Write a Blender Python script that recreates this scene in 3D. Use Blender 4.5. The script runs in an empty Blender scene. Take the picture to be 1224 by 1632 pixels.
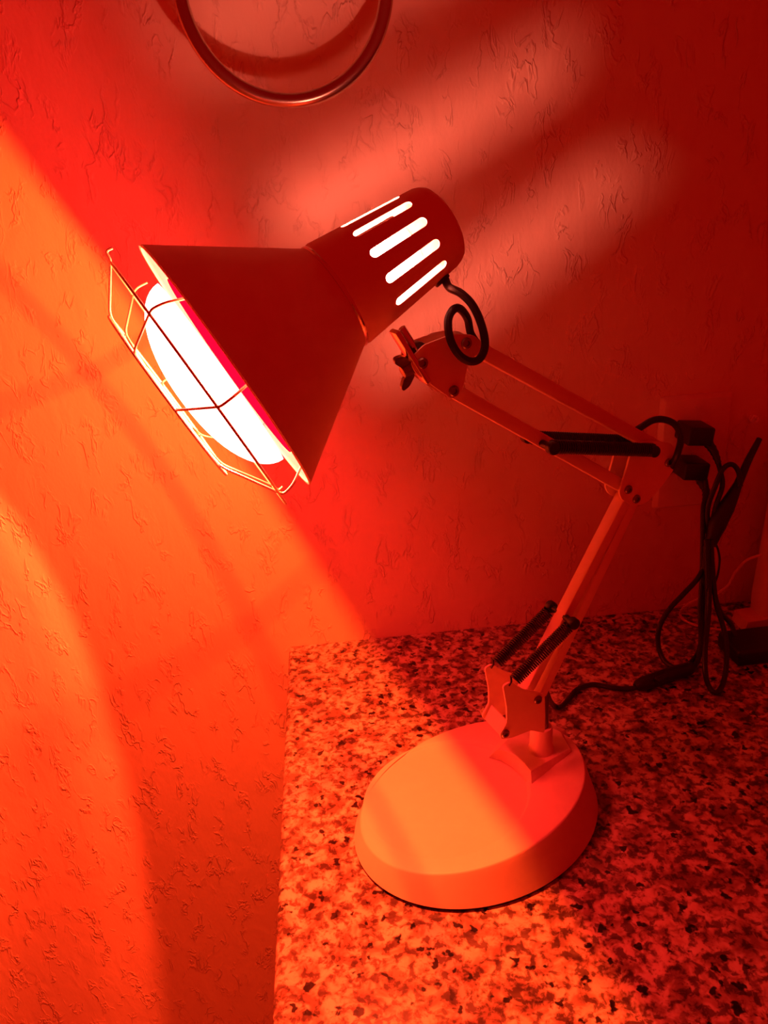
import bpy, bmesh, math, random
import numpy as np
from mathutils import Vector, Matrix

random.seed(7)
R_ = math.radians
col = bpy.context.scene.collection
sc = bpy.context.scene

# ------------------------------------------------------------------ camera
IMW, IMH, FPX = 1224, 1632, 1226.0
CAM = Vector((0.06388, -0.70682, 0.43428))
pitch, yaw, roll = R_(22.3), R_(3.75), R_(-3.75)
FW = Vector((math.sin(yaw) * math.cos(pitch), math.cos(yaw) * math.cos(pitch), -math.sin(pitch)))
RT0 = Vector((math.cos(yaw), -math.sin(yaw), 0))
UP0 = RT0.cross(FW)
RT = RT0 * math.cos(roll) + UP0 * math.sin(roll)
UP = -RT0 * math.sin(roll) + UP0 * math.cos(roll)
cd = bpy.data.cameras.new('camera')
cam = bpy.data.objects.new('camera', cd)
col.objects.link(cam)
M3 = Matrix((RT, UP, -FW)).transposed()
cam.matrix_world = Matrix.Translation(CAM) @ M3.to_4x4()
cd.sensor_fit = 'HORIZONTAL'
cd.sensor_width = 36
cd.lens = 36 * FPX / IMW
cd.clip_start = 0.01
sc.camera = cam
sc.view_settings.view_transform = 'Standard'
sc.view_settings.look = 'None'
sc.view_settings.exposure = 0
sc.view_settings.gamma = 1
sc.view_settings.use_curve_mapping = False

# ------------------------------------------------------------------ world: dim red room glow
w = bpy.data.worlds.new('world')
sc.world = w
w.use_nodes = True
w.node_tree.nodes['Background'].inputs[0].default_value = (1, 0.004, 0.002, 1)
w.node_tree.nodes['Background'].inputs[1].default_value = 0.27

# head frame of the lamp (needed by its lights)
HC = Vector((0.01111, -0.28098, 0.35085))           # centre of the shade rim
HA = Vector((0.85706, 0.24482, 0.45334)).normalized()  # from rim towards the back of the head
HF = -HA
U2 = (CAM - HC); U2 = (U2 - HA * U2.dot(HA)).normalized()
U1 = U2.cross(HA).normalized()
if (U1.dot(RT)) < 0: U1 = -U1

def hp(ang, r, f):
    a = R_(ang)
    if f > .021: return HC + U1 * (math.cos(a) * r - .0055 * min(1, (f - .021) / .012)) + U2 * (math.sin(a) * r) + HF * f   # the guard's front is bent a little upwards
    return HC + U1 * (math.cos(a) * r) + U2 * (math.sin(a) * r) + HF * f

def lamp_light(name, kind, loc, power, color, radius=0.005):
    d = bpy.data.lights.new(name, kind)
    d.energy = power; d.color = color; d.shadow_soft_size = radius
    o = bpy.data.objects.new(name, d); col.objects.link(o); o.location = loc
    return o, d

# filament of the infrared bulb, and the narrower beam its silvered reflector throws
fil, _d = lamp_light('filament_light', 'POINT', HC + HA * 0.0061, 18, (1, 0.080, 0.010), 0.0030)
beam, bd_ = lamp_light('reflector_beam_light', 'SPOT', HC + HA * 0.0061, 60, (1, 0.062, 0.012), 0.004)
bd_.spot_size = R_(114); bd_.spot_blend = 0.07
beam.rotation_euler = HF.to_track_quat('-Z', 'Y').to_euler()
# bare rear of the bulb, shining out of the vents
rear, rd_ = lamp_light('rear_light', 'POINT', HC + HA * 0.0920, 2.8, (1, 0.22, 0.14), 0.004)

# ------------------------------------------------------------------ pixel helpers (place points in the world)
def ray(px, py):
    return RT * ((px - IMW / 2) / FPX) + UP * ((IMH / 2 - py) / FPX) + FW
def onY(px, py, y):
    r = ray(px, py); return CAM + r * ((y - CAM.y) / r.y)
def onZ(px, py, z):
    r = ray(px, py); return CAM + r * ((z - CAM.z) / r.z)
PH = R_(18)
LH = Vector((math.cos(PH), math.sin(PH), 0))
LN = Vector((math.sin(PH), -math.cos(PH), 0))       # lamp plane normal, towards camera
P0 = Vector((0.2027, -0.2414, 0))
LZ = Vector((0, 0, 1))
def L(px, py, off=0.0):
    r = ray(px, py); t = (P0 + LN * off - CAM).dot(LN) / r.dot(LN)
    return CAM + r * t

# ------------------------------------------------------------------ materials
def mat(name, color=(.8, .8, .8), rough=.5, metal=0.0, spec=.5):
    m = bpy.data.materials.new(name); m.use_nodes = True
    b = m.node_tree.nodes['Principled BSDF']
    b.inputs['Base Color'].default_value = (*color, 1)
    b.inputs['Roughness'].default_value = rough
    b.inputs['Metallic'].default_value = metal
    b.inputs['Specular IOR Level'].default_value = spec
    return m
def nodes(m): return m.node_tree.nodes, m.node_tree.links, m.node_tree.nodes['Principled BSDF']
def noise(ns, ls, scale, detail=2, vec=None, rough=.5, dist=0):
    n = ns.new('ShaderNodeTexNoise'); n.inputs['Scale'].default_value = scale
    n.inputs['Detail'].default_value = detail; n.inputs['Roughness'].default_value = rough
    n.inputs['Distortion'].default_value = dist
    if vec: ls.new(vec, n.inputs['Vector'])
    return n
def ramp(ns, ls, src, stops, interp='LINEAR'):
    r = ns.new('ShaderNodeValToRGB'); r.color_ramp.interpolation = interp
    e = r.color_ramp.elements
    while len(e) < len(stops): e.new(.5)
    for i, (p, c) in enumerate(stops):
        e[i].position = p; e[i].color = (*c, 1) if len(c) == 3 else c
    ls.new(src, r.inputs[0]); return r
def grain(m, scale=300, strength=.1, dist=.0005, tint=.04):
    ns, ls, b = nodes(m)
    tc = ns.new('ShaderNodeTexCoord'); n = noise(ns, ls, scale, 3, tc.outputs['Object'])
    bu = ns.new('ShaderNodeBump'); bu.inputs['Strength'].default_value = strength; bu.inputs['Distance'].default_value = dist
    ls.new(n.outputs['Fac'], bu.inputs['Height']); ls.new(bu.outputs[0], b.inputs['Normal'])
    c = b.inputs['Base Color'].default_value[:3]
    n2 = noise(ns, ls, scale * .08, 3, tc.outputs['Object'])
    r = ramp(ns, ls, n2.outputs['Fac'], [(.3, tuple(x * (1 - tint) for x in c)), (.7, tuple(min(1, x * (1 + tint)) for x in c))])
    ls.new(r.outputs[0], b.inputs['Base Color'])
    return m

# skip-trowel plaster
def wall_mat():
    m = mat('textured_plaster', (.80, .56, .42), .62, spec=.3)
    ns, ls, b = nodes(m)
    tc = ns.new('ShaderNodeTexCoord'); mp = ns.new('ShaderNodeMapping')
    mp.inputs['Scale'].default_value = (1.25, 1, .62); mp.inputs['Rotation'].default_value = (0, R_(28), 0)
    ls.new(tc.outputs['Object'], mp.inputs[0]); V = mp.outputs[0]
    big = noise(ns, ls, 26, 2, V, .5, .6)
    warp = noise(ns, ls, 62, 3, V, .55, .5)
    rid = ramp(ns, ls, warp.outputs['Fac'], [(.40, (0, 0, 0)), (.475, (1, 1, 1)), (.515, (.1, .1, .1)), (1, (.1, .1, .1))])
    msk = noise(ns, ls, 38, 1, V)
    mr = ramp(ns, ls, msk.outputs['Fac'], [(.48, (0, 0, 0)), (.62, (1, 1, 1))])
    mul = ns.new('ShaderNodeMath'); mul.operation = 'MULTIPLY'
    ls.new(rid.outputs[0], mul.inputs[0]); ls.new(mr.outputs[0], mul.inputs[1])
    fine = noise(ns, ls, 320, 3, V)
    a1 = ns.new('ShaderNodeMath'); a1.operation = 'MULTIPLY_ADD'; a1.inputs[1].default_value = .62
    ls.new(mul.outputs[0], a1.inputs[0]); ls.new(big.outputs['Fac'], a1.inputs[2])
    a2 = ns.new('ShaderNodeMath'); a2.operation = 'MULTIPLY_ADD'; a2.inputs[1].default_value = .10
    ls.new(fine.outputs['Fac'], a2.inputs[0]); ls.new(a1.outputs[0], a2.inputs[2])
    bu = ns.new('ShaderNodeBump'); bu.inputs['Strength'].default_value = .7; bu.inputs['Distance'].default_value = .0028
    ls.new(a2.outputs[0], bu.inputs['Height']); ls.new(bu.outputs[0], b.inputs['Normal'])
    return m

def granite_mat():
    m = mat('speckled_granite', (.6, .5, .45), .22, spec=.5)
    ns, ls, b = nodes(m)
    tc = ns.new('ShaderNodeTexCoord'); O = tc.outputs['Object']
    n0 = noise(ns, ls, 60, 3, O, .6, .5)
    base = ramp(ns, ls, n0.outputs['Fac'], [(.38, (.24, .13, .10)), (.46, (.40, .25, .20)), (.53, (.62, .46, .38)), (.64, (.72, .58, .50))])
    n1 = noise(ns, ls, 150, 3, O, .65, .4)
    k1 = ramp(ns, ls, n1.outputs['Fac'], [(.42, (.22, .18, .17)), (.49, (.72, .68, .66)), (.55, (1, 1, 1))])
    mx = ns.new('ShaderNodeMixRGB'); mx.blend_type = 'MULTIPLY'; mx.inputs[0].default_value = 1
    ls.new(base.outputs[0], mx.inputs[1]); ls.new(k1.outputs[0], mx.inputs[2])
    wv = ns.new('ShaderNodeMixRGB'); wv.inputs[0].default_value = .012
    nv = noise(ns, ls, 160, 2, O); ls.new(O, wv.inputs[1]); ls.new(nv.outputs['Color'], wv.inputs[2])
    vo = ns.new('ShaderNodeTexVoronoi'); vo.inputs['Scale'].default_value = 105; vo.feature = 'F1'
    ls.new(wv.outputs[0], vo.inputs['Vector'])
    spot = ramp(ns, ls, vo.outputs['Distance'], [(.24, (0, 0, 0)), (.34, (1, 1, 1))])
    sep = ns.new('ShaderNodeSeparateColor'); ls.new(vo.outputs['Color'], sep.inputs[0])
    pick = ramp(ns, ls, sep.outputs[0], [(.60, (1, 1, 1)), (.64, (0, 0, 0))])
    mxx = ns.new('ShaderNodeMath'); mxx.operation = 'MAXIMUM'
    ls.new(spot.outputs[0], mxx.inputs[0]); ls.new(pick.outputs[0], mxx.inputs[1])
    dark = ramp(ns, ls, mxx.outputs[0], [(0, (.045, .03, .03)), (1, (1, 1, 1))])
    m2 = ns.new('ShaderNodeMixRGB'); m2.blend_type = 'MULTIPLY'; m2.inputs[0].default_value = 1
    ls.new(mx.outputs[0], m2.inputs[1]); ls.new(dark.outputs[0], m2.inputs[2])
    ls.new(m2.outputs[0], b.inputs['Base Color'])
    n4 = noise(ns, ls, 500, 2, O); bu = ns.new('ShaderNodeBump'); bu.inputs['Strength'].default_value = .06; bu.inputs['Distance'].default_value = .0003
    ls.new(n4.outputs['Fac'], bu.inputs['Height']); ls.new(bu.outputs[0], b.inputs['Normal'])
    return m

MW = wall_mat(); MG = granite_mat()
MFLOOR = grain(mat('floor_tile', (.5, .4, .33), .4), 60, .2)
MWHITE = grain(mat('white_lamp_paint', (.88, .68, .60), .42, spec=.45), 900, .12, .0002, .02)
MPLAST = grain(mat('white_moulded_plastic', (.82, .66, .58), .5), 1400, .15, .0002, .02)
MPLATE = grain(mat('outlet_plate_plastic', (.80, .62, .52), .35), 900, .05)
MBLACK = grain(mat('black_rubber', (.016, .010, .010), .38, spec=.5), 1200, .1, .0002, .1)
MSPR = mat('blackened_spring_steel', (.045, .03, .03), .35, .6)
MCHR = grain(mat('polished_steel', (.82, .78, .75), .18, 1.0), 800, .03)
MSCR = grain(mat('dull_zinc_screw', (.30, .25, .24), .32, 1.0), 900, .05)
MRING = grain(mat('brushed_nickel', (.50, .40, .33), .26, 1.0), 700, .04)
MCAGE = grain(mat('nickel_plated_wire', (.62, .50, .42), .35, .75), 900, .05)
MCAB = grain(mat('painted_cabinet', (.6, .5, .45), .5), 300, .05)
MSLOT = mat('outlet_slot_dark', (.01, .01, .01), .6)

def glow(name, color, strength, transparent, tcol=(1, 1, 1)):
    m = bpy.data.materials.new(name); m.use_nodes = True
    ns, ls = m.node_tree.nodes, m.node_tree.links; ns.clear()
    o = ns.new('ShaderNodeOutputMaterial'); e = ns.new('ShaderNodeEmission')
    # faint mottling of the frosted glass
    tc = ns.new('ShaderNodeTexCoord'); n = noise(ns, ls, 80, 2, tc.outputs['Object'])
    r = ramp(ns, ls, n.outputs['Fac'], [(.3, tuple(x * .94 for x in color)), (.7, color)])
    ls.new(r.outputs[0], e.inputs[0]); e.inputs[1].default_value = strength
    if transparent:
        t = ns.new('ShaderNodeBsdfTransparent'); t.inputs[0].default_value = (*tcol, 1)
        a = ns.new('ShaderNodeAddShader'); ls.new(e.outputs[0], a.inputs[0]); ls.new(t.outputs[0], a.inputs[1]); ls.new(a.outputs[0], o.inputs[0])
    else: ls.new(e.outputs[0], o.inputs[0])
    return m
MDOME = glow('frosted_bulb_face', (1, .024, .019), 86, True)
MBAND = glow('red_bulb_glass', (1, .0, .045), 1.0, True)
MBACK = glow('bulb_back_fill_glow', (1, .045, .012), 40, False)  # glow added to the opaque bulb back to light the shade's inside
MNECK = glow('hot_bulb_neck', (1, .26, .20), 20, True)
MINMASK = mat('inner_mask_red', (.02, .0002, .0012), .7, spec=.0)  # dark red chosen so the strongly lit inside still reads deep red

# ------------------------------------------------------------------ mesh helpers
def link(name, bm, m, parent=None, smooth=False, world=False):
    me = bpy.data.meshes.new(name)
    bmesh.ops.recalc_face_normals(bm, faces=bm.faces)
    bm.to_mesh(me); bm.free()
    me.materials.append(m)
    if smooth: me.shade_smooth() if hasattr(me, 'shade_smooth') else [setattr(p, 'use_smooth', True) for p in me.polygons]
    o = bpy.data.objects.new(name, me); col.objects.link(o)
    if parent is not None:
        o.parent = parent
        o.matrix_parent_inverse = WINV[parent.name]
    WINV[o.name] = Matrix.Identity(4)   # every mesh keeps world coordinates in its own space
    return o
WINV = {}
def soften(o, ang=35):
    me = o.data
    for p in me.polygons: p.use_smooth = True
    bm = bmesh.new(); bm.from_mesh(me)
    for e in bm.edges:
        if len(e.link_faces) == 2 and e.calc_face_angle(0) > R_(ang): e.smooth = False
    bm.to_mesh(me); bm.free(); return o
def thing(name, label, cat, loc, group=None):
    o = bpy.data.objects.new(name, None); col.objects.link(o); o.location = loc
    o.empty_display_size = .02
    WINV[o.name] = Matrix.Translation(Vector(loc)).inverted()
    o['label'] = label; o['category'] = cat
    if group: o['group'] = group
    return o
def box(bm, c, s, mtx=None, bev=0):
    r = bmesh.ops.create_cube(bm, size=1)
    M = Matrix.Translation(c) @ (mtx or Matrix.Identity(4)) @ Matrix.Diagonal((*s, 1))
    bmesh.ops.transform(bm, matrix=M, verts=r['verts'])
    if bev:
        es = list({e for v in r['verts'] for e in v.link_edges})
        bmesh.ops.bevel(bm, geom=es, offset=bev, segments=3, profile=.5, affect='EDGES')
def frame_of(z):
    z = z.normalized(); x = z.orthogonal().normalized(); y = z.cross(x); return x, y, z
def smooth_path(pts, n=8):
    P = [Vector(p) for p in pts]; P = [P[0] * 2 - P[1]] + P + [P[-1] * 2 - P[-2]]
    out = []
    for i in range(1, len(P) - 2):
        for k in range(n):
            t = k / n; a, b, c, d = P[i - 1], P[i], P[i + 1], P[i + 2]
            out.append(.5 * ((2 * b) + (c - a) * t + (2 * a - 5 * b + 4 * c - d) * t * t + (3 * b - a - 3 * c + d) * t ** 3))
    out.append(P[-2]); return out
def tube(bm, pts, r, seg=10, closed=False, radii=None):
    n = len(pts); rings = []
    pts = [Vector(p) for p in pts]
    t0 = ((pts[1] - pts[-1]) if closed else (pts[1] - pts[0])).normalized()
    x = t0.orthogonal().normalized()
    for i in range(n):
        if closed: t = (pts[(i + 1) % n] - pts[i - 1]).normalized()
        else: t = (pts[min(i + 1, n - 1)] - pts[max(i - 1, 0)]).normalized()
        x = (x - t * x.dot(t)).normalized(); y = t.cross(x)
        rr = radii[i] if radii else r
        rings.append([bm.verts.new(pts[i] + x * (rr * math.cos(2 * math.pi * k / seg)) + y * (rr * math.sin(2 * math.pi * k / seg))) for k in range(seg)])
    m = n if closed else n - 1
    for i in range(m):
        a, b = rings[i], rings[(i + 1) % n]
        sh = 0
        if closed and i == n - 1:
            sh = min(range(seg), key=lambda s: (a[0].co - b[s].co).length)
        for k in range(seg):
            bm.faces.new((a[k], a[(k + 1) % seg], b[(k + 1 + sh) % seg], b[(k + sh) % seg]))
    if not closed:
        bm.faces.new(rings[0][::-1]); bm.faces.new(rings[-1])
def cyl(bm, p, q, r, seg=20, r2=None, bev=0):
    p, q = Vector(p), Vector(q); d = (q - p); l = d.length
    if bev and bev < l / 2:
        u = d / l
        tube(bm, [p, p + u * bev * .3, p + u * bev, q - u * bev, q - u * bev * .3, q], r, seg, radii=[r - bev, r - bev * .3, r, r2 or r, (r2 or r) - bev * .3, (r2 or r) - bev])
    else: tube(bm, [p, q], r, seg, radii=[r, r2 or r])
def plate(bm, poly, nrm, t):
    """polygon (world points) extruded t along nrm, rounded corners come from the points themselves"""
    a = [bm.verts.new(p) for p in poly]; b = [bm.verts.new(p + nrm * t) for p in poly]
    n = len(poly)
    bm.faces.new(a); bm.faces.new(b[::-1])
    for i in range(n): bm.faces.new((a[i], b[i], b[(i + 1) % n], a[(i + 1) % n]))
def rounded(poly, r=.003, n=4):
    out = []; m = len(poly)
    for i in range(m):
        p, a, b = poly[i], poly[i - 1], poly[(i + 1) % m]
        da, db = (a - p), (b - p); ra = min(r, da.length * .45); rb = min(r, db.length * .45)
        s, e = p + da.normalized() * ra, p + db.normalized() * rb
        for k in range(n + 1):
            t = k / n; out.append(s * (1 - t) ** 2 + p * 2 * t * (1 - t) + e * t * t)
    return out
def lathe(bm, prof, org, ax, ux, uy, seg=64, close=True):
    """prof: list of (r, f): radius and distance along ax; closed loop profile if close"""
    rings = []
    for r, f in prof:
        rings.append([bm.verts.new(org + ax * f + ux * (r * math.cos(2 * math.pi * k / seg)) + uy * (r * math.sin(2 * math.pi * k / seg))) for k in range(seg)] if r > 1e-6 else [bm.verts.new(org + ax * f)])
    n = len(rings)
    for i in range(n if close else n - 1):
        a, b = rings[i], rings[(i + 1) % n]
        for k in range(seg):
            k2 = (k + 1) % seg
            if len(a) == 1 and len(b) == 1: continue
            if len(a) == 1: bm.faces.new((a[0], b[k2], b[k]))
            elif len(b) == 1: bm.faces.new((a[k], a[k2], b[0]))
            else: bm.faces.new((a[k], a[k2], b[k2], b[k]))
def part(name, m, parent, fn, smooth=True, ang=35):
    bm = bmesh.new(); fn(bm); o = link(name, bm, m, parent)
    if smooth: soften(o, ang)
    return o

# ------------------------------------------------------------------ structure
def struct(name, m, fn, smooth=False):
    bm = bmesh.new(); fn(bm); o = link(name, bm, m); o['kind'] = 'structure'; return o
struct('wall_back', MW, lambda bm: box(bm, Vector((.2, .05, .55)), (4.0, .10, 2.9)))
struct('floor', MFLOOR, lambda bm: box(bm, Vector((.2, -1.3, -.91)), (4.0, 2.8, .02)))

# ------------------------------------------------------------------ vanity: slab + cabinet
van = thing('vanity_counter', 'speckled granite countertop under the red lamp, its left end open beside the wall', 'counter', (.7, -.28, 0))
def slab(bm):
    x0, x1, y0, y1, t, r = 0.0, 1.55, -.56, -.0005, .032, .005
    prof = [(x1, 0), (x1, -t), (x0 + .002, -t), (x0, -t + .002)]
    prof += [(x0 + r - r * math.cos(R_(a)), -r + r * math.sin(R_(a))) for a in (0, 22, 45, 68, 90)]
    a = [bm.verts.new((x, y0, z)) for x, z in prof]; b = [bm.verts.new((x, y1, z)) for x, z in prof]
    n = len(prof); bm.faces.new(a); bm.faces.new(b[::-1])
    for i in range(n): bm.faces.new((a[i], b[i], b[(i + 1) % n], a[(i + 1) % n]))
part('granite_slab', MG, van, slab)
part('cabinet_body', MCAB, van, lambda bm: box(bm, Vector((.785, -.275, -.4665)), (1.50, .53, .868)), False)

# ------------------------------------------------------------------ heat lamp
lamp = thing('heat_lamp', 'white adjustable-arm infrared heat lamp glowing red, standing on the granite counter', 'lamp', (.148, -.2635, 0))
BC = Vector((.1483, -.2635, 0)); BR, BE, BT = .0879, .1084, .4931
def ell(s, z=None, n=96, cx=0, cy=0):
    out = []
    for k in range(n):
        t = 2 * math.pi * k / n
        u, v = BR * (1 + BE) * s * math.cos(t), BR * (1 - BE) * s * math.sin(t)
        x, y = u * math.cos(BT) - v * math.sin(BT) + cx, u * math.sin(BT) + v * math.cos(BT) + cy
        out.append(Vector((BC.x + x, BC.y + y, z if z is not None else topz(BC.x + x, BC.y + y))))
    return out
def topz(X, Y): return .0232 + .134 * (X - BC.x) - .052 * (Y - BC.y)
def grid_loops(bm, loops, cap0=True, cap1=True):
    V = [[bm.verts.new(p) for p in l] for l in loops]; n = len(V[0])
    for a, b in zip(V, V[1:]):
        for k in range(n): bm.faces.new((a[k], a[(k + 1) % n], b[(k + 1) % n], b[k]))
    if cap0: bm.faces.new(V[0][::-1])
    if cap1: bm.faces.new(V[-1])
DC = Vector((.1255, -.2593)); DR = .0615     # dish in the top
def dish_loop(r, dz, n=96):
    out = []
    for k in range(n):
        t = 2 * math.pi * k / n + BT
        x, y = DC.x + r * math.cos(t), DC.y + r * math.sin(t)
        out.append(Vector((x, y, topz(x, y) + dz * max(0.04, (x - DC.x + DR) / (2 * DR)) * 1.6)))
    return out
def base_fn(bm):
    O = (-.0023, .004)
    loops = [ell(.985, .0015), ell(1.0, .003)]
    N = 6
    for i in range(1, N + 1):
        t = i / N; lo = ell(1.0, .003); hi = ell(.925, None, cx=O[0], cy=O[1])
        loops.append([a.lerp(b - Vector((0, 0, .0012)), t) for a, b in zip(lo, hi)])
    loops.append([p - Vector((0, 0, .0003)) for p in ell(.918, None, cx=O[0], cy=O[1])])
    loops.append(ell(.908, None, cx=O[0], cy=O[1]))
    loops.append([p.lerp(q, .5) for p, q in zip(ell(.908, None, cx=O[0], cy=O[1]), dish_loop(DR + .001, 0))])
    loops.append(dish_loop(DR + .001, 0)); loops.append(dish_loop(DR, -.0004)); loops.append(dish_loop(DR - .0012, -.0030)); loops.append(dish_loop(DR - .002, -.0034))
    loops.append(dish_loop(.03, -.0036)); loops.append(dish_loop(.004, -.0036))
    grid_loops(bm, loops)
base = part('lamp_base', MPLAST, lamp, base_fn, ang=50)
part('rubber_pad', MBLACK, lamp, lambda bm: grid_loops(bm, [ell(.985, .0), ell(.99, .0018)]))
# raised ramp that carries the socket
def onTop(px, py, dz=0):
    p = onZ(px, py, .03)
    for _ in range(12): p = onZ(px, py, topz(p.x, p.y) + dz)
    return p
def ramp_fn(bm):
    tp = [(792, 1195), (808, 1198), (823, 1206), (836, 1218), (846, 1231), (885, 1208), (910, 1194), (893, 1166), (852, 1147), (818, 1168)]
    bp = [(779, 1207), (797, 1212), (815, 1222), (833, 1238), (848, 1261), (885, 1229), (913, 1201), (901, 1163), (852, 1143), (800, 1170)]
    top = [onZ(x, y, .0352) for x, y in tp]; bot = [onTop(x, y, -.004) for x, y in bp]
    t2 = [p + (sum(top, Vector()) / len(top) - p) * .03 + Vector((0, 0, .0005)) for p in top]
    grid_loops(bm, [bot, top, t2])
part('socket_ramp', MPLAST, base, ramp_fn, ang=30)
PX, PY = P0.x, P0.y
def collar(bm):
    prof = [(0, .030), (.0105, .030), (.0102, .034), (.0088, .040), (.0083, .056), (.0078, .0575), (0, .0575)]
    lathe(bm, prof, Vector((PX, PY, 0)), LZ, Vector((1, 0, 0)), Vector((0, 1, 0)), 40, False)
part('socket_collar', MPLAST, lamp, collar)
part('pivot_pin', MSCR, lamp, lambda bm: cyl(bm, (PX, PY, .057), (PX, PY, .088), .0052, 20, bev=.0006))

# --- lower bracket
T_PL = .0016
def pl_pts(px, off): return [L(x, y, off) for x, y in px]
def shift(P, d): return [p + LN * d for p in P]
BW = .0125
low_px = [(802, 1094), (813, 1087), (835, 1099), (868, 1106), (869, 1140), (868, 1168), (846, 1164), (816, 1176), (799, 1178), (797, 1171), (808, 1152), (808, 1128)]
lowP = rounded(pl_pts(low_px, BW), .0022)
part('bracket_plate', MWHITE, lamp, lambda bm: plate(bm, lowP, -LN, T_PL), ang=20)
part('bracket_plate', MWHITE, lamp, lambda bm: plate(bm, shift(lowP, -2 * BW), -LN, T_PL), ang=20)
def web(bm):   # folded web that joins the two plates at the lower left
    a, b = L(797, 1173, BW - T_PL), L(808, 1150, BW - T_PL)
    k = (b - a).normalized(); nn = k.cross(LN).normalized() * .0014
    d = -LN * (2 * BW - 2 * T_PL)
    P = [a, b, b + nn, a + nn]; plate(bm, P, -LN, (2 * BW - 2 * T_PL))
part('bracket_web', MWHITE, lamp, web, ang=20)
def screw(px, py, off, r=.0032, parent=None, h=.0016):
    p = L(px, py, off)
    def fn(bm):
        prof = [(0, -.0004), (r, -.0004), (r, h * .5), (r * .8, h), (r * .48, h), (r * .44, h * .35), (0, h * .35)]
        x = LH; lathe(bm, prof, p, LN, LH, LZ, 24, False)
    part('bolt', MSCR, parent or lamp, fn)
screw(857, 1115, BW, .0033); screw(805, 1169, BW, .0033)
def back_nut(px, py, off, r=.0038, back=None):
    p = L(px, py, off) - LN * back
    def fn(bm): cyl(bm, p, p - LN * .003, r, 6, bev=.0004)
    part('nut', MSCR, lamp, fn)
back_nut(805, 1169, BW, back=2 * BW + T_PL); back_nut(857, 1115, BW, back=2 * BW + T_PL)

# --- bars
def bar(name, p, q, wd, th, off=0, m=None):
    p, q = L(*p, off), L(*q, off); ax = (q - p).normalized(); sd = ax.cross(LN).normalized()
    c = (p + q) / 2
    Mx = Matrix((ax, sd, LN)).transposed().to_4x4()
    part(name, m or MWHITE, lamp, lambda bm: box(bm, c, ((q - p).length, wd, th), Mx, .0007))
bar('lower_arm', (835, 1102), (996, 788), .0072, .0105)
bar('lower_arm', (853, 1115), (1006, 795), .0074, .0100, 0)
bar('upper_arm', (744, 547), (1050, 715), .0088, .0085)
bar('upper_arm', (723, 623), (1001, 780), .0088, .0085)

# --- elbow bracket
EW = .0075
el_px = [(1016, 706), (1040, 703), (1069, 706), (1079, 722), (1073, 750), (1057, 772), (1037, 795), (1025, 804), (1008, 806), (992, 797), (987, 786), (995, 760), (1004, 728)]
elP = rounded(pl_pts(el_px, EW), .002)
part('elbow_plate', MWHITE, lamp, lambda bm: plate(bm, elP, -LN, T_PL), ang=20)
part('elbow_plate', MWHITE, lamp, lambda bm: plate(bm, shift(elP, -2 * EW), -LN, T_PL), ang=20)
for s in ((1065, 737), (1001, 780), (1014, 795)): screw(*s, EW, .0031)
for s in ((1065, 737), (1001, 780), (1014, 795)): back_nut(*s, EW, back=2 * EW + T_PL)

# --- head bracket
HW = .0078
hd_px = [(660, 566), (676, 550), (712, 536), (732, 532), (755, 534), (767, 545), (764, 560), (750, 574), (745, 584), (739, 615), (732, 630), (720, 636), (700, 622), (678, 606), (664, 596), (656, 581)]
hdP = rounded(pl_pts(hd_px, HW), .002)
part('head_plate', MWHITE, lamp, lambda bm: plate(bm, hdP, -LN, T_PL), ang=20)
part('head_plate', MWHITE, lamp, lambda bm: plate(bm, shift(hdP, -2 * HW), -LN, T_PL), ang=20)
for s in ((673, 579), (743, 547), (723, 623)): screw(*s, HW, .0033)

# --- springs
def spring(p, q, off, r=.0040, wire=.00070, turns=34, hook0=.006, hook1=.004):
    a, b = L(*p, 0.0125), L(*q, 0.0125)
    a, b = a + LN * (off - .0125), b + LN * (off - .0125)
    d = (b - a).normalized(); x, y, z = frame_of(d)
    l = (b - a).length; s0, s1 = hook0, l - hook1
    pts = [a, a + d * hook0 * .55 + x * .0008]
    n = turns * 12
    for i in range(n + 1):
        t = i / n; an = 2 * math.pi * turns * t
        pts.append(a + d * (s0 + (s1 - s0) * t) + x * (r * math.cos(an)) + y * (r * math.sin(an)))
    pts += [b - d * hook1 * .5 + x * .0008, b]
    bm = bmesh.new(); tube(bm, pts, wire, 6); link('spring', bm, MSPR, lamp, True); soften(bpy.data.objects[-1] if False else col.objects[-1], 80)
spring((811, 1093), (912, 992), .0125, turns=32)
spring((811, 1093), (912, 992), -.0118, turns=32)
spring((872, 711), (1046, 717), .0135, turns=46, hook0=.003, hook1=.003)
spring((872, 711), (1046, 717), -.0100, turns=46, hook0=.003, hook1=.003)
def pin(px, py, off0, off1, r=.0042, ref=.0125):
    c = L(px, py, ref) - LN * ref
    def fn(bm):
        cyl(bm, c + LN * .004, c + LN * off0, r * .6, 16)
        cyl(bm, c + LN * off1, c - LN * .004, r * .6, 16)
        cyl(bm, c + LN * (off0 - .004), c + LN * (off0 + .0015), r, 20, bev=.0008)
        cyl(bm, c + LN * (off1 - .0015), c + LN * (off1 + .004), r, 20, bev=.0008)
    part('spring_pin', MBLACK, lamp, fn)
pin(912, 992, .015, -.0145); pin(876, 712, .017, -.014); pin(1036, 717, .017, -.014, .0040)

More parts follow.
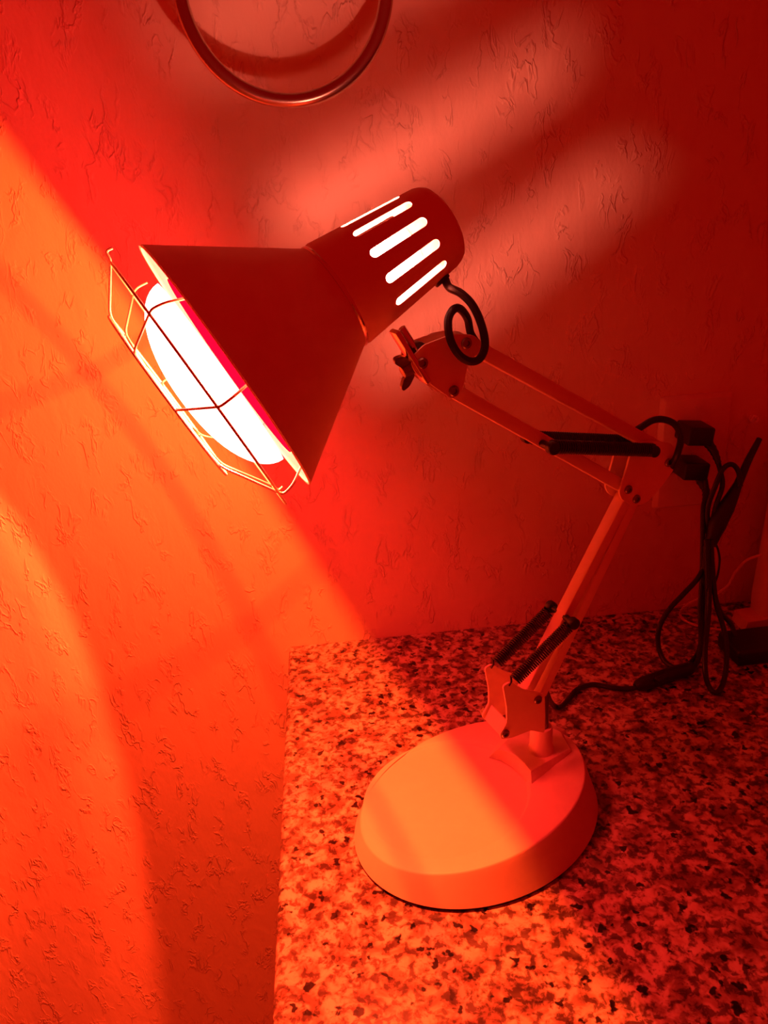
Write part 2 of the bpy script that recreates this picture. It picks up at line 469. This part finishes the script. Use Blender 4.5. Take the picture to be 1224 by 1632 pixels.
# --- head: shade, housing, bulb, cage
N0, N1 = .0717, .1478           # neck and back end, behind the rim
def shade_fn(bm):
    o = [(.0756, 0), (.0745, -.0012)]
    outer = [(.0757, -.0008), (.0305, -N0)]
    prof = [(.0762, .0004), (.0766, -.0006), (.0758, -.0016)]
    for k in range(1, 9):
        t = k / 8; prof.append((.0756 + (.0305 - .0756) * t, -.0016 + (-N0 + .0016) * t))
    prof += [(.0293, -N0)]
    for k in range(7, -1, -1):
        t = k / 8; prof.append((.0743 + (.0293 - .0743) * t, -.0012 + (-N0 + .0012) * t))
    prof += [(.0748, .0002)]
    lathe(bm, prof, HC, HF, U1, U2, 128)
part('lamp_shade', MWHITE, lamp, shade_fn, ang=50)
part('seam_ring', MCHR, lamp, lambda bm: lathe(bm, [(.0296, -N0 + .0004), (.0312, -N0 + .0006), (.0316, -N0 - .0004), (.0312, -N0 - .0014), (.0296, -N0 - .0014)], HC, HF, U1, U2, 96))
def housing():
    prof = [(.0310, -N0 - .0014), (.0315, -N0 - .004), (.0308, -N0 - .010)]
    f0, r0, f1, r1 = -N0 - .010, .0308, -N1 + .006, .0246
    for k in range(1, 9):
        t = k / 8; prof.append((r0 + (r1 - r0) * t, f0 + (f1 - f0) * t))
    prof += [(.0236, -N1 + .0032), (.0222, -N1 + .0008), (.0196, -N1 - .0008), (.013, -N1 - .0022), (.004, -N1 - .0028)]
    inner = [(max(r - .0011, .004), f + (.0011 if i > 10 else 0)) for i, (r, f) in enumerate(prof)]
    prof = prof + inner[::-1]
    bm = bmesh.new(); lathe(bm, prof, HC, HF, U1, U2, 160)
    o = link('lamp_housing', bm, MWHITE, lamp)
    cb = bmesh.new()
    for k in range(1, 10):
        a = R_(14 + 30 * k); rad = U1 * math.cos(a) + U2 * math.sin(a); tan = rad.cross(HF)
        wd = .0026
        cs = -.0965; ce = -.1300
        ring = []
        for j in range(9): th = math.pi * j / 8; ring.append((math.cos(th) * wd, cs - wd * .3 + math.sin(th) * wd))
        for j in range(9): th = math.pi + math.pi * j / 8; ring.append((math.cos(th) * wd, ce + wd * .3 + math.sin(th) * wd))
        A = [cb.verts.new(HC + rad * .021 + tan * x + HF * f) for x, f in ring]
        B = [cb.verts.new(HC + rad * .036 + tan * x + HF * f) for x, f in ring]
        n = len(ring); cb.faces.new(A); cb.faces.new(B[::-1])
        for i in range(n): cb.faces.new((A[i], B[i], B[(i + 1) % n], A[(i + 1) % n]))
    bmesh.ops.recalc_face_normals(cb, faces=cb.faces)
    cm = bpy.data.meshes.new('cut'); cb.to_mesh(cm); cb.free()
    co = bpy.data.objects.new('cut', cm); col.objects.link(co)
    md = o.modifiers.new('b', 'BOOLEAN'); md.object = co; md.operation = 'DIFFERENCE'; md.solver = 'EXACT'
    dg = bpy.context.evaluated_depsgraph_get(); dg.update()
    ev = o.evaluated_get(dg); nm = bpy.data.meshes.new_from_object(ev)
    o.modifiers.clear(); o.data = nm
    bpy.data.objects.remove(co)
    soften(o, 40)
housing()
BRr = .0566
bulbp = bpy.data.objects.new('bulb', None); 
def dome_fn(bm):
    prof = []
    f0, f1 = .0036, .0300
    for k in range(15):
        t = k / 14 * math.pi / 2
        prof.append((BRr * math.cos(t) ** .9 if k < 14 else 0, f0 + (f1 - f0) * math.sin(t)))
    lathe(bm, prof, HC, HF, U1, U2, 96, False)
bulb = part('bulb', MDOME, lamp, dome_fn)
bulb['label'] = 'white-hot frosted bulb face'
bd = part('bulb_band', MBAND, bulb, lambda bm: lathe(bm, [(BRr, .0036), (BRr + .0002, .0010), (BRr - .0001, -.0019)], HC, HF, U1, U2, 96, False))
bd['label'] = 'red glass edge band'
backprof = [(.0566, -.0019), (.0545, -.010), (.050, -.022), (.0425, -.036), (.034, -.049), (.026, -.060), (.021, -.069)]
bb = part('bulb_back', MBACK, bulb, lambda bm: lathe(bm, backprof, HC, HF, U1, U2, 96, False))
part('bulb_inner_mask', MINMASK, bulb, lambda bm: lathe(bm, [(r - .0008, f) for r, f in backprof] + [(0, -.0688)], HC, HF, U1, U2, 96, False))  # added layer, keeps the bright shade interior from showing through the band
part('bulb_neck', MNECK, bulb, lambda bm: lathe(bm, [(.021, -.069), (.0192, -.074), (.0180, -.084), (.0170, -.096), (.0164, -.1232)], HC, HF, U1, U2, 64, False))
part('bulb_socket', MPLAST, lamp, lambda bm: lathe(bm, [(0, -.1240), (.0140, -.1240), (.0150, -.1260), (.0160, -.140), (.0160, -.1455), (0, -.1455)], HC, HF, U1, U2, 48, False))
part('screw_cap', MSCR, bulb, lambda bm: lathe(bm, [(.0163, -.1232)] + [(.0130, -.1234)] + [(0, -.1238)], HC, HF, U1, U2, 48, False))

# cage
CR = .0007
cage = part('wire_guard', MCAGE, lamp, lambda bm: tube(bm, [hp(360 * k / 72, .0775, .0170) for k in range(72)], CR, 8, True))
part('guard_ring', MCAGE, cage, lambda bm: tube(bm, [hp(360 * k / 64, .0510, .0340) for k in range(64)], CR, 8, True))
part('guard_ring', MCAGE, cage, lambda bm: tube(bm, [hp(360 * k / 48, .0200, .0345) for k in range(48)], CR, 8, True))
angs = [82, 121, 168, 213, 258, 303, 336, 33]
def bend(pts, r=.004):
    pts = [Vector(p) for p in pts]; out = [pts[0]]
    for i in range(1, len(pts) - 1):
        p, a, b = pts[i], pts[i - 1], pts[i + 1]
        s = p + (a - p).normalized() * min(r, (a - p).length * .45); e = p + (b - p).normalized() * min(r, (b - p).length * .45)
        for k in range(5):
            t = k / 4; out.append(s * (1 - t) ** 2 + p * 2 * t * (1 - t) + e * t * t)
    out.append(pts[-1]); return out
for a in angs:
    if a in (168, 336, 213): tail = [hp(a, .0795, .0160), hp(a, .0825, .0155), hp(a, .0820, .0120)]
    else: tail = [hp(a, .0790, .0145), hp(a, .0775, .0080), hp(a, .0722, .0000), hp(a, .0715, -.0030)]
    if a == 213: tail = [hp(a, .0790, .0150), hp(a, .0800, .0120), hp(a, .0790, .0060)]
    pts = [hp(a, .0195, .0350), hp(a, .0300, .0348), hp(a, .0515, .0332), hp(a, .0778, .0163)] + tail
    part('guard_rib', MCAGE, cage, lambda bm: tube(bm, bend(pts), CR * (.75 if a in (258, 303) else 1), 8))

# clamp between housing and head bracket
def strap(bm):
    a, b = L(628, 527, .004), L(678, 608, .004)
    d = (b - a).normalized(); sd = d.cross(LN).normalized()
    Mx = Matrix((d, sd, LN)).transposed().to_4x4()
    box(bm, (a + b) / 2, ((b - a).length, .0030, .010), Mx, .0006)
    a2, b2 = L(640, 522, .004), L(664, 560, .004)
    cyl(bm, a2, b2, .0021, 16, bev=.0003)
part('swivel_strap', MCHR, lamp, strap)
def wing(bm):
    c = L(650, 588, .000)
    ax = (L(640, 594, 0) - L(672, 575, 0)).normalized()
    cyl(bm, c - ax * .008, c + ax * .004, .0048, 20, r2=.0036, bev=.0005)
    cyl(bm, c - ax * .016, c - ax * .007, .0022, 12)
    up = LZ.cross(ax).normalized(); v = (LN * .35 + LZ * .9); v = (v - ax * v.dot(ax)).normalized(); s2 = ax.cross(v)
    for sg in (1, -1):
        P = [c + v * sg * .003 - ax * .002, c + v * sg * .006 - ax * .003, c + v * sg * .0115 + ax * .002, c + v * sg * .0125 + ax * .0065, c + v * sg * .0095 + ax * .0075, c + v * sg * .004 + ax * .004]
        plate(bm, [p - s2 * .0012 for p in rounded(P, .0015)], s2, .0024)
part('wing_nut', MSCR, lamp, wing)
def knob(bm):
    c = L(662, 556, .0); cyl(bm, c - LN * .002, c + LN * .006, .0048, 16, bev=.0008)
part('clamp_knob', MBLACK, lamp, knob)

# cord from the head through the arms
def grom(bm):
    c = hp(38, .0245, -.1330); n = (hp(38, .04, -.133) - c).normalized()
    p = L(700, 460, 0.002)
    cyl(bm, hp(8, .0225, -.1290), hp(8, .0275, -.1295), .0050, 20, bev=.0008)
part('cord_grommet', MBLACK, lamp, grom)
g0 = hp(10, .0262, -.1310)
cord1 = [g0, L(716, 458, .000), L(735, 468, .006), L(754, 488, .011), L(768, 520, .013), L(773, 550, .014), L(765, 571, .0145), L(750, 576, .0145), L(732, 566, .0145), L(718, 542, .0140), L(714, 512, .012), L(722, 494, .009), L(733, 492, .005), L(745, 508, .000), L(752, 535, -.002), L(775, 560, -.004), L(830, 592, -.0065), L(900, 632, -.0070), L(965, 669, -.0068), L(1000, 692, -.0045), L(1018, 683, -.002), L(1040, 670, .002), L(1060, 669, .006), L(1077, 678, .011), L(1085, 698, .0135), L(1080, 722, .0140), L(1073, 738, .009), L(1068, 750, .002), L(1050, 765, -.004), L(1014, 800, -.0105), L(950, 905, -.012), L(897, 1010, -.012), L(868, 1080, -.012), L(872, 1108, -.006)]
q = onZ(905, 1116, .0035)
cord1 += [onZ(882, 1124, .012), onZ(893, 1127, .005), q, onZ(920, 1099, .0032), onZ(945, 1091, .0032), onZ(975, 1096, .0032), onZ(1003, 1098, .0034), onZ(1018, 1094, .0058)]
part('power_cord', MBLACK, lamp, lambda bm: tube(bm, smooth_path(cord1, 8), .00235, 10))
def switch(bm):
    a, b = onZ(1012, 1094, .0068), onZ(1108, 1062, .0068)
    d = (b - a); pts = [a + d * t for t in (0, .04, .12, .3, .5, .7, .88, .96, 1)]
    tube(bm, pts, .006, 20, radii=[.0028, .0050, .0064, .0068, .0068, .0068, .0062, .0046, .0028])
sw = part('inline_switch', MBLACK, lamp, switch)
def rocker(bm):
    a, b = onZ(1045, 1084, .0128), onZ(1065, 1077, .0128); cyl(bm, a, b, .0024, 12, bev=.0008)
part('switch_wheel', MBLACK, sw, rocker)
Y = onY
swe = onZ(1106, 1063, .0066)
cordA = [swe, Y(1113, 1050, -.110), Y(1117, 1020, -.098), Y(1116, 970, -.085), Y(1119, 920, -.072), Y(1120, 860, -.060), Y(1121, 810, -.048), Y(1126, 785, -.040), Y(1124, 764, -.034)]
part('power_cord', MBLACK, lamp, lambda bm: tube(bm, smooth_path(cordA, 8), .00235, 10))
def plug(parent, c, w_, h_, d_, exit_px):
    """angled plug body on the receptacle with its strain relief"""
    def fn(bm):
        Mx = Matrix.Rotation(R_(6), 4, 'Y')
        box(bm, Vector((c.x, c.y, c.z)), (w_, d_, h_), Mx, .0022)
    o = part('plug', MBLACK, parent, fn)
    def sr(bm):
        a = Vector((c.x + w_ * .30, c.y, c.z - h_ * .30)); pts = [a] + exit_px
        n = len(smooth_path(pts, 6)); P = smooth_path(pts, 6)
        rad = [.0052 - (.0052 - .0026) * i / (n - 1) + (.0005 if i % 3 == 0 else 0) for i in range(n)]
        tube(bm, P, .004, 12, radii=rad)
    part('strain_relief', MBLACK, o, sr)
    return o
c2 = Y(1100, 745, -.022)
plug(lamp, c2, .0250, .0175, .030, [Y(1118, 768, -.030), Y(1125, 782, -.036), Y(1124, 796, -.042)])

# ------------------------------------------------------------------ wall outlet
out = thing('wall_outlet', 'pale double outlet plate on the textured wall behind the lamp elbow', 'outlet', (.4215, -.002, .18))
def plate_fn(bm):
    s = [( .036, .0585, .0), (.036, .0585, .002), (.0328, .0555, .0068), (.0318, .0545, .0071)]
    loops = []
    for hx, hz, d in s:
        P = [Vector((.4215 + sx * hx, -.0001 - d, .1795 + sz * hz)) for sx, sz in ((-1, -1), (1, -1), (1, 1), (-1, 1))]
        loops.append(rounded(P, .003, 4))
    grid_loops(bm, loops)
part('wall_plate', MPLATE, out, plate_fn, ang=25)
for zz in (.1995, .1605):
    def rec(bm, zz=zz):
        prof = [Vector((.4215 + .0165 * math.cos(t), -.0064, zz + max(-.0125, min(.0125, .0165 * math.sin(t))))) for t in [2 * math.pi * k / 40 for k in range(40)]]
        plate(bm, prof, Vector((0, -1, 0)), .0022)
    r = part('receptacle', MPLATE, out, rec)
    def sl(bm, zz=zz):
        for dx, hh in ((-.0063, .008), (.0063, .0065)): box(bm, Vector((.4215 + dx, -.0087, zz + .003)), (.0018, .0006, hh))
        cyl(bm, (.4215, -.0084, zz - .0055), (.4215, -.0090, zz - .0055), .0022, 12)
    part('contact_slots', MSLOT, r, sl, False)
for zz in (.1795, .2275, .1315):
    def fn(bm, zz=zz):
        lathe(bm, [(0, .0064), (.0028, .0064), (.0024, .0082), (0, .0084)], Vector((.4215, 0, zz)), Vector((0, -1, 0)), Vector((1, 0, 0)), LZ, 16, False)
    part('plate_screw', MPLATE, out, fn)

# ------------------------------------------------------------------ black adapter with its cord and upper plug
adp = thing('power_adapter', 'black rectangular power adapter lying on the granite at the right edge', 'adapter', tuple(onZ(1200, 1052, 0)))
def adf(bm):
    c = Vector((.484, -.096, .0087)); box(bm, c, (.112, .040, .0174), Matrix.Rotation(R_(2), 4, 'Z'), .0035)
part('adapter_body', MBLACK, adp, adf)
part('adapter_seam', MSPR, adp, lambda bm: box(bm, Vector((.484, -.096, .0105)), (.1122, .0402, .0006), Matrix.Rotation(R_(2), 4, 'Z'), .0), False)
cordB = [Vector((.440, -.090, .014)), Y(1165, 995, -.080), Y(1148, 975, -.076), Y(1139, 945, -.072), Y(1135, 900, -.068), Y(1131, 860, -.060), Y(1140, 810, -.052), Y(1151, 775, -.046), Y(1148, 750, -.040), Y(1140, 722, -.034)]
part('adapter_cord', MBLACK, adp, lambda bm: tube(bm, smooth_path(cordB, 8), .0024, 10))
c1 = Y(1107, 690, -.022)
plug(adp, c1, .0255, .0180, .030, [Y(1130, 708, -.028), Y(1139, 722, -.033), Y(1145, 738, -.038)])

# ------------------------------------------------------------------ loose bundled black cables
bun = thing('cable_bundle', 'bundle of looped black cables hanging beside the outlet down to the granite', 'cable', tuple(onZ(1135, 1080, 0)))
def strand(pts, r=.0024, name='cable'):
    part(name, MBLACK, bun, lambda bm: tube(bm, smooth_path(pts, 8), r, 10))
loopB = [Y(1124, 870, -.066), Y(1122, 900, -.070), Y(1112, 922, -.076), Y(1090, 946, -.082), Y(1066, 972, -.085), Y(1051, 1000, -.088), Y(1049, 1028, -.092), onZ(1058, 1052, .006), onZ(1076, 1064, .0045), onZ(1095, 1060, .0045), onZ(1112, 1042, .008), Y(1119, 1015, -.088), Y(1120, 985, -.082), Y(1121, 940, -.076), Y(1124, 880, -.070)]
strand(loopB)
loopC = [Y(1130, 860, -.070), Y(1131, 920, -.082), Y(1129, 980, -.100), Y(1124, 1030, -.125), Y(1124, 1070, -.142), onZ(1130, 1094, .005), onZ(1141, 1104, .0035), onZ(1152, 1090, .005), Y(1158, 1058, -.133), Y(1157, 1020, -.112), Y(1150, 990, -.098), Y(1141, 960, -.090), Y(1136, 910, -.080), Y(1133, 860, -.072)]
strand(loopC)
strand([Y(1128, 850, -.058), Y(1128, 790 + 20, -.052), Y(1140, 775, -.050), Y(1152, 748, -.048), Y(1166, 740, -.048), Y(1177, 752, -.050), Y(1180, 775, -.054)])
strand([Y(1136, 862, -.050), Y(1143, 872, -.050), Y(1147, 892, -.052), Y(1144, 915, -.056), Y(1139, 930, -.062)], .0011, 'thin_cable')
strand([Y(1126, 860, -.075), Y(1127, 900, -.080), Y(1128, 950, -.088), Y(1127, 990, -.098)], .0026)
def lead(bm):
    pts = smooth_path([Y(1210, 700, -.020), Y(1192, 735, -.035), Y(1176, 772, -.046), Y(1158, 808, -.054), Y(1142, 838, -.060), Y(1132, 870, -.066)], 6)
    n = len(pts); key = [.0028, .0036, .0042, .0078, .0088, .0050]
    rad = []
    for i in range(n):
        t = i / (n - 1) * 5; k = min(int(t), 4); rad.append(key[k] + (key[k + 1] - key[k]) * (t - k))
    tube(bm, pts, .004, 14, radii=rad)
part('cable_tie_wrap', MBLACK, bun, lead)

# ------------------------------------------------------------------ white thin cord, white appliance
wc = thing('white_cord', 'thin white cord curling on the granite behind the black cables', 'cord', tuple(onZ(1110, 997, 0)))
pw = [Y(1214, 884, -.050), Y(1190, 893, -.046), Y(1172, 912, -.042), Y(1160, 933, -.038), Y(1140, 947, -.036), Y(1112, 955, -.034), Y(1092, 966, -.030), onZ(1084, 978, .0025), onZ(1090, 988, .0016), onZ(1110, 997, .0016), onZ(1140, 1003, .0016), onZ(1172, 1006, .0016), onZ(1190, 1008, .0016)]
part('cord', MPLATE, wc, lambda bm: tube(bm, smooth_path(pw, 8), .0014, 8))
part('cord_end', MPLATE, wc, lambda bm: tube(bm, smooth_path([onZ(1062, 974, .0012), onZ(1076, 968, .0012), Y(1092, 963, -.031)], 6), .0009, 8))
ap = thing('tabletop_appliance', 'white rounded appliance with a small foot, cut off by the right edge', 'appliance', (.54, -.045, 0))
def apf(bm):
    loops = []
    for t, z in enumerate((.004, .006, .03, .06, .09, .12, .15, .18, .20, .207, .210)):
        xl = .4860 - (.004 if z > .1 else z * .04) + (.0045 if z > .03 else 0) * ((z - .03) / .05 if z < .08 else 1) + max(0, z - .08) * .05
        if z >= .2: xl += (z - .2) * 1.2
        if t == 0: xl += .002
        xr = .60; cx, hx = (xl + xr) / 2, (xr - xl) / 2; hy = .024 - (.006 if z >= .207 else 0) - (.002 if t == 0 else 0)
        P = []
        for k in range(40):
            a = 2 * math.pi * k / 40; ca, sa = math.cos(a), math.sin(a)
            P.append(Vector((cx + hx * math.copysign(abs(ca) ** .55, ca), -.042 + hy * math.copysign(abs(sa) ** .7, sa), z)))
        loops.append(P)
    grid_loops(bm, loops)
part('appliance_body', MPLAST, ap, apf, ang=60)
def footf(bm):
    P = [Vector((.4665, -.060, .0)), Vector((.4690, -.060, .0115)), Vector((.505, -.060, .014)), Vector((.505, -.060, .0))]
    plate(bm, P, Vector((0, 1, 0)), .026)
part('appliance_foot', MPLAST, ap, footf)

# small adhesive hook
hk = thing('wall_hook', 'tiny clear hook stuck on the wall right of the outlet', 'hook', tuple(Y(1203, 667, 0)))
MCLEAR = grain(mat('milky_plastic', (.95, .85, .8), .15, spec=.8), 600, .05)
def hkf(bm):
    c = Y(1202, 668, -.004)
    cyl(bm, (c.x, -.0001, c.z), (c.x, -.003, c.z), .0042, 20, bev=.0008)
    tube(bm, [Vector((c.x + .003 * math.cos(R_(a)), -.005, c.z + .0035 * math.sin(R_(a)))) for a in range(-60, 200, 20)], .0011, 8)
    cyl(bm, (c.x, -.002, c.z + .002), (c.x, -.006, c.z + .003), .0012, 8)
part('hook_body', MCLEAR, hk, hkf)

# ------------------------------------------------------------------ towel ring
tr = thing('towel_ring', 'round metal towel ring hanging on the wall above the lamp head', 'towel ring', (.0605, 0, .655))
RC = Vector((.0598, -.055, .5775)); RR = .0735
def ringf(bm): tube(bm, [RC + Vector((RR * math.sin(2 * math.pi * k / 128), 0, RR * math.cos(2 * math.pi * k / 128))) for k in range(128)], .0052, 20, True)
part('ring', MRING, tr, ringf)
def mountf(bm):
    z = RC.z + RR + .004
    lathe(bm, [(0, 0.0002), (.026, 0.0002), (.026, .004), (.022, .008), (.010, .011), (.009, .045), (.011, .050), (.011, .066), (.008, .069), (0, .069)], Vector((RC.x, 0, z)), Vector((0, -1, 0)), Vector((1, 0, 0)), LZ, 40, False)
part('ring_mount', MRING, tr, mountf)
